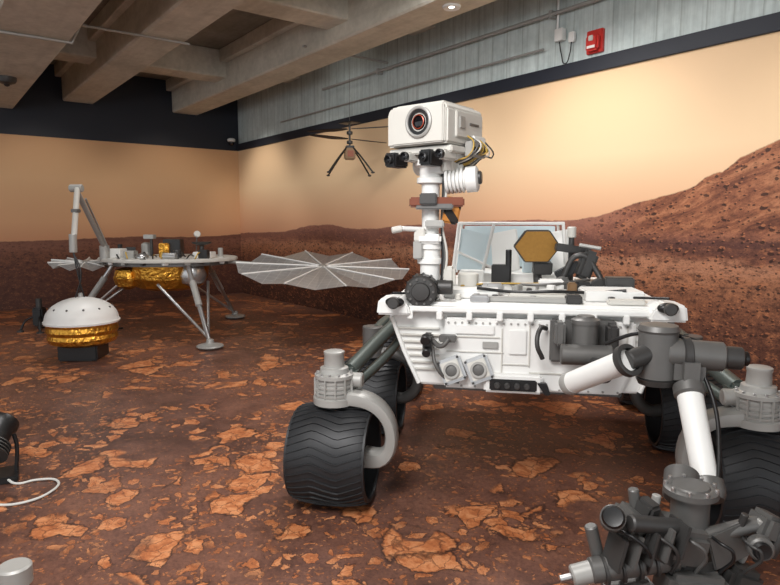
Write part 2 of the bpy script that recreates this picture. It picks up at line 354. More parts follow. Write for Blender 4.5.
# ---------------- ROVER ----------------
R=empty('mars_rover',(.72,2.98,0),math.radians(-10))
def wheel(tag,x,y,side,front=True):
    wp=empty('wheel_'+tag,(x,y,.268),0,R)
    prof=[(.228,-.2),(.240,-.2),(.252,-.17),(.262,-.09),(.264,0),(.262,.09),(.252,.17),(.240,.2),(.228,.2),(.236,.15),(.246,0),(.236,-.15),(.228,-.2)]
    lathe('tyre_shell',wp,prof,TYRE,(0,0,0),(1,0,0),64,cap=False)
    bm=bmesh.new(); n=40; K=17
    for i in range(n):
        prev=None
        for k in range(K):
            u=-.195+.39*k/(K-1); 
            ph=(k/(K-1))*3; tri=abs((ph%2)-1)
            ang=2*math.pi*i/n+tri*.17
            rr=.264-.022*(abs(u)/.195)**2.4
            hw=.009
            vs=[]
            for da,dr in ((-hw*1.7,-.003),(-hw,.007),(hw,.007),(hw*1.7,-.003)):
                a=ang+da; r=rr+dr+.001; vs.append(bm.verts.new((u,r*math.cos(a),r*math.sin(a))))
            if prev:
                for q in range(3): bm.faces.new((prev[q],prev[q+1],vs[q+1],vs[q]))
            prev=vs
    fin(bm,'grousers',wp,TYRE)
    for sx in (-.2,.2):
        lathe('rim_%s'%('a' if sx<0 else 'b'),wp,[(.222,-.006),(.242,-.006),(.242,.006),(.222,.006),(.222,-.006)],TYRE,(sx,0,0),(1,0,0),48,cap=False)
    lathe('hub',wp,[(.05,-.12),(.085,-.1),(.09,.05),(.06,.12),(.03,.14)],DGREY,(0,0,0),(1,0,0),32)
    for k in range(6):
        a=k*math.pi/3
        pts=[(.04*side*-1,.08*math.cos(a),.08*math.sin(a)),(.02,.17*math.cos(a+.25),.17*math.sin(a+.25)),(0,.235*math.cos(a+.1),.235*math.sin(a+.1))]
        tube('spoke_%d'%k,wp,pts,.012,GREY)
    i=-side
    if front:
        bm=bmesh.new(); path=[(0,.315),(.12*i,.315),(.22*i,.29),(.295*i,.21),(.315*i,.11),(.30*i,.03),(.25*i,-.02),(.16*i,-.01)]
        wd=[.07,.07,.065,.06,.055,.055,.06,.06]; th=[.04,.04,.036,.032,.032,.036,.045,.05]
        prev=None
        P=[];
        for q in range(len(path)-1):
            for f in (0,.33,.66):
                P.append((Vector(path[q]).lerp(Vector(path[q+1]),f),wd[q]+(wd[q+1]-wd[q])*f,th[q]+(th[q+1]-th[q])*f))
        P.append((Vector(path[-1]),wd[-1],th[-1]))
        for it in range(3):
            P2=P[:]
            for q in range(1,len(P)-1): P2[q]=((P[q-1][0]+P[q][0]*2+P[q+1][0])/4,P[q][1],P[q][2])
            P=P2
        for q,(c,wv,t) in enumerate(P):
            d=(P[min(q+1,len(P)-1)][0]-P[max(q-1,0)][0]).normalized(); nn=Vector((-d.y,d.x))
            ring=[]
            for aa in range(12):
                A=2*math.pi*aa/12; ca=math.copysign(abs(math.cos(A))**.5,math.cos(A)); sa=math.copysign(abs(math.sin(A))**.5,math.sin(A))
                o2=c+nn*(t*ca); ring.append(bm.verts.new((o2.x,wv*sa,o2.y)))
            if prev:
                for aa in range(12): bm.faces.new((prev[aa],prev[(aa+1)%12],ring[(aa+1)%12],ring[aa]))
            else: bm.faces.new(ring)
            prev=ring
        bm.faces.new(prev[::-1])
        fin(bm,'drive_bracket',wp,LGREY,True)
        prof=[(.07,.275),(.112,.28),(.112,.315),(.10,.32)]
        for k in range(4): z=.325+k*.022; prof+= [(.104-.003*k,z),(.104-.003*k,z+.010),(.092,z+.012),(.092,z+.02)]
        prof+=[(.104,.418),(.104,.436),(.078,.445),(.074,.47),(.055,.475),(.052,.535),(.055,.54),(.055,.555),(.045,.56)]
        lathe('steering_actuator',wp,prof,LGREY,(0,0,0),(0,0,1),36)
        for k in range(12):
            a=k*math.pi/6; cyl('bolt_%d'%k,wp,(.092*math.cos(a),.092*math.sin(a),.434),(.092*math.cos(a),.092*math.sin(a),.448),.007,SILVER,seg=8)
            box('fin_%d'%k,wp,(.100*math.cos(a+.3),.100*math.sin(a+.3),.37),(.016,.008,.10),LGREY,(0,0,a+.3),.002)
        cyl('side_motor',wp,(.06*i,.02,.40),(.15*i,.02,.40),.04,LGREY)
    else:
        tube('drive_bracket',wp,[(0,0,.31),(.2*i,0,.29),(.32*i,0,.15),(.25*i,0,0),(.1*i,0,0)],.04,GREY)
        cyl('steering_post',wp,(0,0,.28),(0,0,.5),.075,GREY)
for sgn,nm in ((-1,'starboard'),(1,'port')):
    wheel('front_'+nm,1.03*sgn,0,sgn); wheel('middle_'+nm,1.05*sgn,1.12,sgn,False); wheel('rear_'+nm,1.03*sgn,2.15,sgn,False)
    x=sgn
    tube('rocker_tube_'+nm,R,[(.97*x,.08,.70),(.90*x,.55,.78),(.82*x,1.0,.86)],.042,GREEN)
    tube('rocker_lower_'+nm,R,[(.95*x,.06,.62),(.88*x,.4,.66),(.82*x,.95,.72)],.03,GREEN)
    cyl('rocker_pivot_'+nm,R,(.60*x,1.0,.84),(.90*x,1.0,.84),.085,GREY)
    tube('bogie_rear_'+nm,R,[(.84*x,1.0,.84),(.9*x,1.5,.82),(.93*x,1.7,.78)],.042,GREEN)
    cyl('bogie_pivot_'+nm,R,(.85*x,1.65,.76),(1.0*x,1.65,.76),.06,GREY)
    tube('bogie_a_'+nm,R,[(.95*x,1.65,.76),(1.0*x,1.4,.77),(1.03*x,1.14,.74)],.036,GREEN)
    tube('bogie_b_'+nm,R,[(.95*x,1.65,.76),(1.0*x,1.9,.77),(1.02*x,2.13,.74)],.036,GREEN)
    box('rocker_clevis_'+nm,R,(.96*x,.09,.66),(.08,.12,.13),GREEN,bev=.02)
# chassis
prism('chassis',R,[(-.60,.62),(.54,.62),(.62,.80),(.66,.98),(.66,1.04),(-.75,1.04),(-.75,.98),(-.68,.80)],1.62,WHITE,'xz',.17,.012)
prism('front_panel',R,[(-.46,.62),(.44,.62),(.5,.78),(.5,1.0),(-.46,1.0)],.05,WHITE,'xz',.125,.01)
box('deck_plate',R,(-.045,.98,1.06),(1.46,1.68,.035),WHITE,bev=.01)
box('deck_lip',R,(-.045,.12,1.045),(1.40,.05,.03),WHITE)
for k in range(9): box('lip_tab_%d'%k,R,(-.64+k*.155,.10,1.015),(.03,.035,.045),WHITE,bev=.004)
for sgn in (-1,1):
    cx=-.045+sgn*.70
    prism('corner_horn_%d'%(sgn+1),R,[(-.09,-.02),(.09,-.02),(.08,.06),(-.03,.075),(-.08,.03)] if sgn>0 else [(-.09,-.02),(.09,-.02),(.08,.03),(.03,.075),(-.08,.06)],.2,WHITE,'xz',0,.01,loc=(cx-.02*sgn,.06,1.035))
    sph('corner_camera_%d'%(sgn+1),R,(cx-.03*sgn,.05,1.085),.05,BLACK,(1,.6,.55))
    lathe('corner_lens_%d'%(sgn+1),R,[(.018,0),(.03,.01),(.03,.03),(.025,.035)],DGREY,(cx-.03*sgn,.025,1.085),(0,-1,0))
    tube('corner_cable_%d'%(sgn+1),R,[(cx,.15,1.12),(cx-.1*sgn,.25,1.11),(cx-.2*sgn,.4,1.09)],.007,BLACK)
for k in range(7):
    z=.71+k*.037; xe=-.60-(z-.62)*.42+.015; box('louvre_%d'%k,R,((xe-.49)/2,.163,z),(-.49-xe,.02,.010),WHITE2,bev=.003)
    xe=.54+(z-.62)*.36-.015; box('louvre_r_%d'%k,R,((xe+.515)/2,.163,z),(xe-.515,.02,.010),WHITE2,bev=.003)
for sgn,xa,xb in ((-1,-.60,-.75),(1,.54,.66)):
    tube('edge_strip_%d'%(sgn+1),R,[(xa-.0*sgn,.165,.63),((xa+xb)/2+.005*sgn,.165,.80),(xb,.165,.99)],.012,WHITE,False)
for k,(x,z,ww,hh) in enumerate([(-.30,.90,.26,.008),(-.02,.86,.008,.22),(-.16,.80,.008,.3),(-.3,.82,.3,.006),(.13,.72,.3,.008),(.46,.86,.008,.22),(-.09,.76,.14,.006)]):
    box('seam_%d'%k,R,(x,.123,z),(ww,.01,hh),WHITE2,bev=.002)
for k in range(26):
    x=-.44+.036*k; cyl('bolt_top_%d'%k,R,(x,.126,.975),(x,.118,.975),.006,LGREY,seg=8); 
    if k%2==0: cyl('bolt_bot_%d'%k,R,(x,.126,.635),(x,.118,.635),.006,LGREY,seg=8)
box('access_panel_a',R,(-.08,.12,.88),(.09,.014,.13),WHITE,bev=.004); box('access_panel_b',R,(-.30,.12,.94),(.2,.014,.05),WHITE,bev=.004); box('name_plate',R,(-.22,.118,.86),(.08,.01,.035),LGREY,bev=.002)
box('hazcam_bracket',R,(-.545,.10,.865),(.05,.09,.10),DGREY,bev=.01)
cyl('hazcam_a',R,(-.55,.06,.90),(-.55,.01,.89),.026,BLACK); cyl('hazcam_b',R,(-.545,.06,.835),(-.545,.01,.825),.022,BLACK)
tube('hazcam_arm',R,[(-.52,.09,.88),(-.47,.05,.86),(-.43,.05,.90)],.013,GREY); box('hazcam_mount',R,(-.44,.09,.895),(.09,.06,.035),GREY)
tube('front_harness',R,[(-.52,.10,.84),(-.5,.06,.76),(-.44,.08,.68),(-.38,.1,.66)],.01,GREY)
for k,(x,z) in enumerate([(-.415,.725),(-.275,.735)]):
    e=empty('front_window_%d'%k,(x,.10,z),0,R,rot=(math.radians(-8),math.radians(-22),0))
    box('frame',e,(0,0,0),(.125,.06,.135),SILVER,bev=.012); box('inner',e,(0,-.032,0),(.095,.01,.1),WHITE2,bev=.004)
    lathe('lens_ring',e,[(.03,0),(.042,.0),(.042,.014),(.03,.014)],LGREY,(0,-.036,0),(0,-1,0),cap=False)
    lathe('lens',e,[(.033,0),(.03,.004),(.012,.008)],GREY,(0,-.037,0),(0,-1,0))
    for q in (-1,1):
        for r_ in (-1,1): cyl('screw_%d%d'%(q,r_),e,(.052*q,-.03,.057*r_),(.052*q,-.036,.057*r_),.007,DGREY,seg=8)
box('lower_bay',R,(-.10,.115,.665),(.30,.06,.10),WHITE,bev=.012); box('lower_bay_opening',R,(-.10,.09,.66),(.24,.03,.06),BLACK)
for k in range(4): cyl('connector_%d'%k,R,(-.18+k*.05,.085,.66),(-.18+k*.05,.055,.66),.016,DGREY,seg=12)
prism('bay_hook',R,[(-.02,0),(.03,0),(.05,-.06),(.02,-.06)],.04,BLACK,'xz',0,.004,loc=(.04,.06,.68))
box('belly_pan',R,(-.03,.95,.6),(1.0,1.4,.05),GREY)
for k,(x,y,sx,sy,sz,m) in enumerate([(-.33,.42,.30,.22,.05,WHITE),(.05,.35,.36,.2,.04,WHITE2),(.42,.42,.3,.26,.06,WHITE),(-.1,.72,.5,.16,.05,WHITE),(.38,.8,.2,.24,.07,LGREY),(-.5,.8,.3,.4,.05,WHITE),
    (.5,.62,.16,.1,.11,DGREY),(.30,.58,.08,.08,.08,BLACK),(-.22,.52,.12,.08,.07,SILVER),(0,.22,.5,.06,.03,LGREY),(.46,.2,.18,.08,.03,WHITE2),(.2,.2,.08,.07,.05,DGREY),(-.28,.2,.10,.06,.04,SILVER),(.12,.62,.14,.1,.09,WHITE),(.22,.45,.05,.05,.09,TAN)]):
    box('deck_unit_%d'%k,R,(x,y,1.075+sz/2),(sx,sy,sz),m,(0,0,(k%3-1)*.05),.008)
for k in range(9):
    x=-.4+k*.1; cyl('deck_knob_%d'%k,R,(x,.26+.05*(k%2),1.078),(x,.26+.05*(k%2),1.11),.018,[WHITE2,SILVER,DGREY][k%3],seg=14)
for k in range(16):
    x=-.38+k*.062; box('deck_bracket_%d'%k,R,(x,.55+.06*math.sin(k*2.),1.10),(.03,.05,.04+.02*(k%3)),[WHITE,LGREY,DGREY,SILVER][k%4],(0,0,k*.5),.004)
tube('deck_cable_a',R,[(-.3,.3,1.14),(-.1,.32,1.12),(.1,.28,1.13),(.3,.36,1.12),(.48,.3,1.14)],.009,BLACK)
tube('deck_cable_b',R,[(-.5,.45,1.1),(-.2,.62,1.13),(.1,.55,1.14),(.35,.7,1.16)],.009,GREY)
tube('deck_cable_c',R,[(-.4,.5,1.13),(-.25,.55,1.14),(.0,.6,1.14),(.15,.65,1.14)],.005,YEL)
cyl('sample_drum',R,(-.36,.56,1.08),(-.36,.56,1.20),.06,WHITE2)
# rear heat exchangers / power unit
box('power_unit_base',R,(-.1,1.4,1.11),(.72,.5,.08),WHITE)
for k,(x,y,a,col) in enumerate([(-.37,1.3,25,LBLUE),(-.14,1.36,-22,WHITE),(.08,1.3,12,LBLUE),(.22,1.36,-20,WHITE)]):
    box('heat_panel_%d'%k,R,(x,y,1.29),(.20,.02,.30),col,(math.radians(-14),math.radians(a*.5),math.radians(a)),.006)
tube('panel_frame',R,[(-.50,1.2,1.12),(-.46,1.22,1.49),(.24,1.22,1.49),(.27,1.2,1.12)],.014,WHITE,False)
tube('panel_frame_rear',R,[(-.50,1.6,1.12),(-.46,1.6,1.49),(.24,1.6,1.49),(.27,1.6,1.12)],.014,WHITE,False)
tube('panel_frame_side',R,[(-.46,1.22,1.49),(-.46,1.6,1.49)],.012,WHITE,False); tube('panel_frame_side2',R,[(.24,1.22,1.49),(.24,1.6,1.49)],.012,WHITE,False)
tube('frame_brace_a',R,[(-.48,1.21,1.3),(-.15,1.21,1.15)],.009,WHITE,False); tube('frame_brace_b',R,[(-.22,1.2,1.49),(-.30,1.2,1.12)],.012,WHITE,False)
box('rear_panel_back',R,(-.11,1.58,1.32),(.66,.015,.3),LBLUE)
cyl('generator_core',R,(-.1,1.85,1.0),(-.1,2.25,1.15),.13,GREY)
for k in range(8):
    a=k*math.pi/4; box('generator_fin_%d'%k,R,(-.1+.16*math.cos(a),2.05,1.07+.16*math.sin(a)),(.12,.4,.01),GREY,(math.radians(20),-a,0),.002)
box('black_box_mid',R,(-.17,1.05,1.15),(.12,.1,.14),BLACK); box('white_box_mid',R,(-.36,1.05,1.13),(.16,.12,.1),WHITE); cyl('black_post_mid',R,(-.12,1.02,1.1),(-.12,1.02,1.32),.02,BLACK)
hg=empty('high_gain_antenna',(.055,.93,1.345),0,R,rot=(math.radians(6),0,math.radians(6)))
hx=[(.15*math.cos(math.radians(60*k)),.12*math.sin(math.radians(60*k))) for k in range(6)]
prism('dish_back',hg,hx,.03,DGREY,'xz',.0,.006)
prism('dish_face',hg,[(a*.93,b_*.92) for a,b_ in hx],.008,GOLDP,'xz',-.008,.002)
cyl('gimbal',hg,(0,.03,0),(0,.1,-.03),.045,GREY); tube('post',hg,[(0,.08,-.03),(.02,.1,-.14),(.03,.08,-.28)],.028,DGREY)
box('gimbal_block',hg,(.05,.07,-.15),(.12,.08,.08),DGREY)
tube('uhf_mast',R,[(.27,.98,1.08),(.27,.98,1.42)],.018,DGREY,False); cyl('uhf_can',R,(.27,.98,1.40),(.27,.98,1.47),.028,WHITE2)
box('mech_a',R,(.27,.9,1.33),(.22,.05,.05),DGREY,(0,.15,.2)); box('mech_b',R,(.34,.8,1.24),(.09,.1,.18),DGREY,(0,.35,.2),.02); box('mech_c',R,(.24,.85,1.2),(.16,.08,.06),BLACK,(0,-.5,0))
tube('mech_link',R,[(.2,.8,1.15),(.3,.78,1.30),(.40,.76,1.2),(.44,.72,1.1)],.018,DGREY); cyl('mech_disc',R,(.40,.70,1.12),(.40,.66,1.12),.05,DGREY)
cyl('mech_disc2',R,(.20,.8,1.12),(.20,.74,1.12),.05,GREY); tube('mech_rod',R,[(.3,.82,1.36),(.42,.78,1.34)],.012,LGREY,False)
# ---- mast ----
mx,my=-.556,.278
cyl('mast_base_drum',R,(mx-.03,my-.16,1.135),(mx-.03,my+.05,1.135),.085,BLACK)
lathe('mast_base_face',R,[(.085,0),(.075,.012),(.05,.014),(.045,.03),(.02,.032)],DGREY,(mx-.03,my-.16,1.135),(0,-1,0))
for k in range(10):
    a=k*math.pi/5; cyl('drum_bolt_%d'%k,R,(mx-.03+.066*math.cos(a),my-.17,1.135+.066*math.sin(a)),(mx-.03+.066*math.cos(a),my-.182,1.135+.066*math.sin(a)),.007,GREY,seg=8)
for k in range(12):
    a=k*math.pi/6; box('drum_rib_%d'%k,R,(mx-.03+.085*math.cos(a),my-.06,1.135+.085*math.sin(a)),(.014,.17,.012),BLACK,(0,-a,0),.003)
cyl('mast_side_motor',R,(mx+.04,my-.06,1.15),(mx+.13,my-.06,1.15),.04,DGREY); box('mast_clamp_low',R,(mx+.11,my-.02,1.2),(.06,.1,.12),WHITE2,bev=.015)
cyl('mast_lower',R,(mx,my,1.05),(mx,my,1.42),.055,WHITE)
lathe('mast_collars',R,[(.052,0),(.07,.005),(.07,.03),(.057,.035),(.057,.08),(.068,.085),(.068,.12),(.05,.125)],WHITE,(mx,my,1.27),(0,0,1))
cyl('mast_upper',R,(mx,my,1.42),(mx,my,1.86),.046,WHITE,.052)
lathe('mast_collar_top',R,[(.05,0),(.075,.008),(.075,.035),(.06,.04),(.06,.09),(.085,.1),(.085,.13),(.05,.14)],WHITE,(mx,my,1.70),(0,0,1))
box('mast_clamp',R,(mx,my-.02,1.41),(.13,.13,.05),WHITE,bev=.012); box('mast_clamp2',R,(mx-.06,my-.05,1.35),(.05,.05,.1),LGREY)
box('mast_clamp3',R,(mx+.03,my-.05,1.49),(.1,.08,.04),LGREY)
tube('sensor_boom',R,[(mx-.04,my-.05,1.46),(mx-.14,my-.12,1.465)],.014,WHITE,False); cyl('boom_tip',R,(mx-.14,my-.12,1.465),(mx-.19,my-.14,1.455),.018,WHITE2)
box('boom_block',R,(mx-.05,my-.05,1.43),(.06,.06,.07),WHITE2)
box('copper_plate',R,(mx+.03,my,1.605),(.29,.2,.05),BROWN,(0,0,.15),.008); box('copper_strip',R,(mx+.03,my-.1,1.58),(.2,.02,.03),GREY); box('plate_motor',R,(mx+.0,my-.1,1.62),(.09,.06,.06),DGREY)
box('hazard_block',R,(mx+.115,my-.02,1.56),(.085,.1,.14),HAZ,(0,.2,.2),.01)
for k in range(3): tube('mast_cable_%d'%k,R,[(mx+.06,my-.02,1.12+.02*k),(mx+.07+.012*k,my-.03,1.3),(mx+.065,my-.03,1.5),(mx+.07+.01*k,my-.03,1.72),(mx+.05,my,1.88)],.007,[BLACK,GREY,WHITE2][k])
hc=empty('mast_sensor_can',(mx+.17,my-.03,1.72),math.radians(25),R)
prof=[(.03,-.09),(.062,-.085)]
for k in range(5): z=-.08+k*.02; prof+=[(.066,z),(.066,z+.010),(.052,z+.011),(.052,z+.019)]
prof+=[(.068,.025),(.068,.08),(.05,.09)]
lathe('can',hc,prof,WHITE,(0,0,0),(1,-.6,.1),28); box('bracket',hc,(-.05,.02,.07),(.12,.04,.05),WHITE2); cyl('can_end',hc,(.05,-.045,.01),(.085,-.066,.012),.035,DGREY)
# mast head
H=empty('mast_head',(-.535,.30,1.995),0,R,rot=(0,0,math.radians(-28)))
prism('housing',H,[(-.19,-.10),(.19,-.10),(.19,.075),(.165,.105),(-.165,.105),(-.19,.075)],.36,WHITE2,'xz',-.18,.010)
box('top_lid',H,(0,.0,.108),(.30,.30,.012),WHITE2); box('front_hood',H,(.015,-.185,.0),(.32,.02,.19),WHITE2,bev=.006)
lathe('supercam_ring',H,[(.080,0),(.080,.016),(.072,.02),(.066,.018),(.060,.0)],LGREY,(.03,-.19,.012),(0,-1,0),40,cap=False)
lathe('supercam_tube',H,[(.066,0),(.066,.012),(.048,.014),(.047,.004),(.02,.006)],BLACK,(.03,-.19,.012),(0,-1,0),40)
lathe('supercam_iris',H,[(.036,0),(.037,.003),(.033,.005),(.031,.002)],ORANGE,(.03,-.203,.012),(0,-1,0),36,cap=False)
lathe('supercam_glass',H,[(.040,0),(.02,.006),(.004,.008)],LENS,(.03,-.196,.012),(0,-1,0),36)
box('side_panel',H,(.195,.02,.0),(.015,.26,.13),WHITE2); box('side_foot',H,(.2,.1,-.07),(.04,.12,.05),WHITE)
box('side_vent',H,(.205,-.06,.01),(.01,.05,.06),LGREY); box('side_slot',H,(.205,.06,.01),(.006,.09,.012),GREY,bev=.001)
box('camera_bar',H,(0,-.08,-.125),(.40,.14,.035),WHITE2)
for k,(x,zz,sx,sz) in enumerate(((-.165,-.165,.075,.075),(-.06,-.155,.045,.05),(.06,-.165,.075,.08),(.16,-.155,.045,.05))):
    box('cam_body_%d'%k,H,(x,-.13,zz),(sx,.12,sz),BLACK if k%2==0 else WHITE2,bev=.008)
    lathe('cam_lens_%d'%k,H,[(.024,0),(.024,.02),(.018,.022),(.016,.01),(.005,.009)],BLACK,(x,-.19,zz),(0,-1,0),24)
    sph('cam_glass_%d'%k,H,(x,-.198,zz),.014,LENS,(1,.4,1))
box('under_block',H,(.06,.05,-.14),(.22,.22,.07),WHITE); cyl('pan_drum',H,(0,.0,-.24),(0,.0,-.1),.085,WHITE); cyl('tilt_motor',H,(-.12,.0,-.19),(.14,.0,-.19),.05,WHITE2)
for k in range(9): tube('head_wire_%d'%k,H,[(.2,.0+.02*k,-.05),(.25+.01*(k%3),-.02+.02*k,-.09-.008*k),(.24,-.04+.02*k,-.15),(.16,-.03+.015*k,-.175-.004*k),(.08,0,-.2)],.004,[YEL,GREY,WHITE2,BLACK,YEL][k%5])
box('connector_plate',H,(.22,.05,-.12),(.05,.14,.08),LGREY); 
for k in range(4): cyl('head_conn_%d'%k,H,(.24,.0+.035*k,-.12),(.262,.0+.035*k,-.12),.012,YEL if k%2 else BLACK,seg=12)
# ---- robotic arm ----
box('shoulder_plate',R,(.24,.11,.90),(.32,.05,.22),GREY,bev=.01)
box('shoulder_bracket_l',R,(.12,.05,.95),(.05,.12,.12),GREY,bev=.012); box('shoulder_bracket_r',R,(.37,.04,.93),(.05,.12,.14),DGREY,bev=.012)
cyl('shoulder_azimuth',R,(.24,.02,.84),(.24,.02,1.01),.062,GREY); lathe('shoulder_cap',R,[(.068,0),(.068,.02),(.045,.03),(.04,.04)],GREY,(.24,.02,1.005))
cyl('shoulder_elevation',R,(.12,-.04,.86),(.36,-.04,.86),.05,GREY); tube('shoulder_yoke',R,[(.31,-.03,.86),(.29,-.12,.80),(.20,-.18,.765)],.042,GREY)
cyl('shoulder_low_drum',R,(.30,-.06,.74),(.30,-.06,.86),.055,DGREY)
tube('shoulder_link',R,[(.06,.1,.96),(.03,.05,.97),(.01,.0,.9),(.04,.02,.82)],.012,DGREY)
a0=Vector((.15,-.21,.760)); a1=Vector((.345,-.47,.935)); dd=(a1-a0).normalized(); fdir=Vector((.75,-.45,.42)).normalized()
cyl('upper_arm',R,a0,a1,.05,WHITE); lathe('upper_arm_root',R,[(.03,-.03),(.05,-.02),(.056,0),(.052,.02)],LGREY,a0,dd)
lathe('upper_arm_flange',R,[(.052,-.02),(.068,-.015),(.068,.012),(.060,.016),(.050,.014),(.047,-.005),(.01,-.006)],DGREY,a1,dd,32)
cyl('arm_elbow_link',R,a1,(.47,-.41,.97),.04,DGREY)
cyl('elbow_drum',R,(.475,-.40,.85),(.475,-.40,1.05),.078,GREY); lathe('elbow_cap',R,[(.078,0),(.084,.01),(.075,.03),(.05,.035)],GREY,(.475,-.40,1.045)); lathe('elbow_cap_low',R,[(.05,-.03),(.072,-.025),(.082,0)],DGREY,(.475,-.40,.85))
cyl('elbow_cross',R,(.5,-.42,.965),(.72,-.43,.955),.060,GREY); lathe('elbow_cross_ring',R,[(.062,0),(.071,.005),(.071,.03),(.062,.035)],DGREY,(.56,-.423,.96),(1,0,0)); 
cyl('elbow_motor',R,(.71,-.43,.955),(.79,-.435,.952),.046,DGREY); cyl('elbow_motor_cap',R,(.79,-.435,.952),(.81,-.435,.952),.03,BLACK)
box('forearm_yoke',R,(.585,-.445,.90),(.12,.11,.14),GREY,bev=.03)
f0=Vector((.585,-.47,.82)); f1=Vector((.585,-.74,.53)); fd=(f1-f0).normalized()
lathe('forearm_collar',R,[(.04,-.03),(.060,-.02),(.060,.02),(.05,.03)],GREY,f0,fd); cyl('forearm',R,f0,f1,.050,WHITE,.045); lathe('forearm_collar_low',R,[(.044,-.03),(.06,-.02),(.06,.03),(.05,.05)],GREY,f1,fd)
tube('arm_cable_a',R,[(.3,-.2,.95),(.42,-.3,1.02),(.55,-.38,1.03),(.66,-.42,1.0)],.009,BLACK)
tube('arm_cable_b',R,[(.64,-.44,.9),(.66,-.55,.78),(.64,-.68,.64),(.6,-.8,.52)],.008,BLACK)
T=empty('tool_turret',(.466,-.964,.445),math.radians(10),R)
cyl('wrist',T,(.02,.12,.08),(.06,.2,.14),.06,GREY)
cyl('turret_hub',T,(.02,.05,-.14),(.02,.05,.16),.062,GREY); lathe('turret_flange',T,[(.07,0),(.088,.006),(.088,.025),(.075,.032),(.062,.03),(.06,.01),(.02,.008)],GREY,(.02,.05,.125)); lathe('turret_flange_low',T,[(.06,0),(.095,.006),(.095,.05),(.07,.056)],DGREY,(.02,.05,-.12))
box('core_block',T,(-.03,.02,-.02),(.15,.16,.13),GREY,(.1,.2,.1),.02)
box('left_block',T,(-.21,.0,.05),(.10,.12,.10),GREY,(.2,.4,.3),.02); box('left_block_b',T,(-.15,.0,.10),(.06,.07,.06),DGREY,(.3,.1,.6),.01)
cyl('drill_body',T,(-.05,-.02,-.06),(-.34,-.02,-.11),.042,GREY); cyl('drill_chuck',T,(-.33,-.02,-.11),(-.40,-.02,-.13),.036,LGREY); cyl('drill_bit',T,(-.40,-.02,-.13),(-.44,-.02,-.14),.012,SILVER)
for k in range(4): lathe('drill_ring_%d'%k,T,[(.042,0),(.050,.003),(.050,.012),(.042,.015)],DGREY,(-.12-.055*k,-.02,-.074-.0105*k),(-1,0,-.17))
cyl('sensor_tube_a',T,(-.05,-.03,.05),(-.24,-.08,.09),.028,DGREY); cyl('sensor_tube_b',T,(-.28,-.04,.08),(-.30,-.1,.12),.04,GREY); lathe('sensor_eye',T,[(.036,0),(.03,.012),(.02,.01)],BLACK,(-.30,-.1,.12),(-.3,-.8,.5))
cyl('post_a',T,(-.17,.02,.02),(-.19,.02,.16),.018,GREY); cyl('post_b',T,(-.12,.04,.0),(-.1,.04,.13),.015,LGREY); cyl('post_c',T,(-.3,.02,-.08),(-.33,.02,.03),.022,GREY)
for k in range(5): box('rib_plate_%d'%k,T,(-.27+.05*k,-.05,-.02+.012*k),(.012,.10,.11),GREY if k%2 else DGREY,(0,.25,.2),.002)
box('plate_a',T,(-.12,-.06,.0),(.14,.012,.10),DGREY,(0,.5,.1)); box('plate_b',T,(.12,-.02,-.02),(.14,.015,.13),GREY,(0,-.3,.2))
cyl('right_arm',T,(.05,0,.0),(.24,.0,.05),.028,GREY); box('right_block',T,(.25,.0,.04),(.08,.1,.09),GREY,(0,.4,.2),.015); cyl('right_tube',T,(.25,-.03,-.05),(.32,-.05,.10),.022,DGREY); cyl('right_disc',T,(.20,-.05,.0),(.19,-.09,.0),.04,GREY)
lathe('right_disc_eye',T,[(.03,0),(.025,.01),(.012,.008)],BLACK,(.19,-.09,0),(-.1,-1,0)); box('lower_unit',T,(.0,-.02,-.16),(.2,.15,.12),GREY,(0,.1,0),.02)
for k in range(3): cyl('right_rod_%d'%k,T,(.14+.05*k,.02,-.1),(.17+.055*k,-.02,.09-.02*k),.012,LGREY if k==1 else DGREY,seg=12)
box('lower_unit_r',T,(.17,.0,-.15),(.12,.12,.1),DGREY,(0,.3,.1),.02); box('lower_unit_l',T,(-.2,.0,-.19),(.15,.12,.08),GREY,(0,-.2,.1),.015)
for k in range(5):
    tube('turret_hose_%d'%k,T,[(-.26+.11*k,.02,.0),(-.24+.1*k,-.08,.05-.01*k),(-.18+.09*k,-.1,.0),(-.16+.08*k,-.05,-.1)],.006,[BLACK,DGREY,GREY][k%3])
for k in range(9):
    a=k*.7; cyl('turret_bolt_%d'%k,T,(.02+.08*math.cos(a),.05+.08*math.sin(a),.15),(.02+.08*math.cos(a),.05+.08*math.sin(a),.165),.007,SILVER,seg=8)

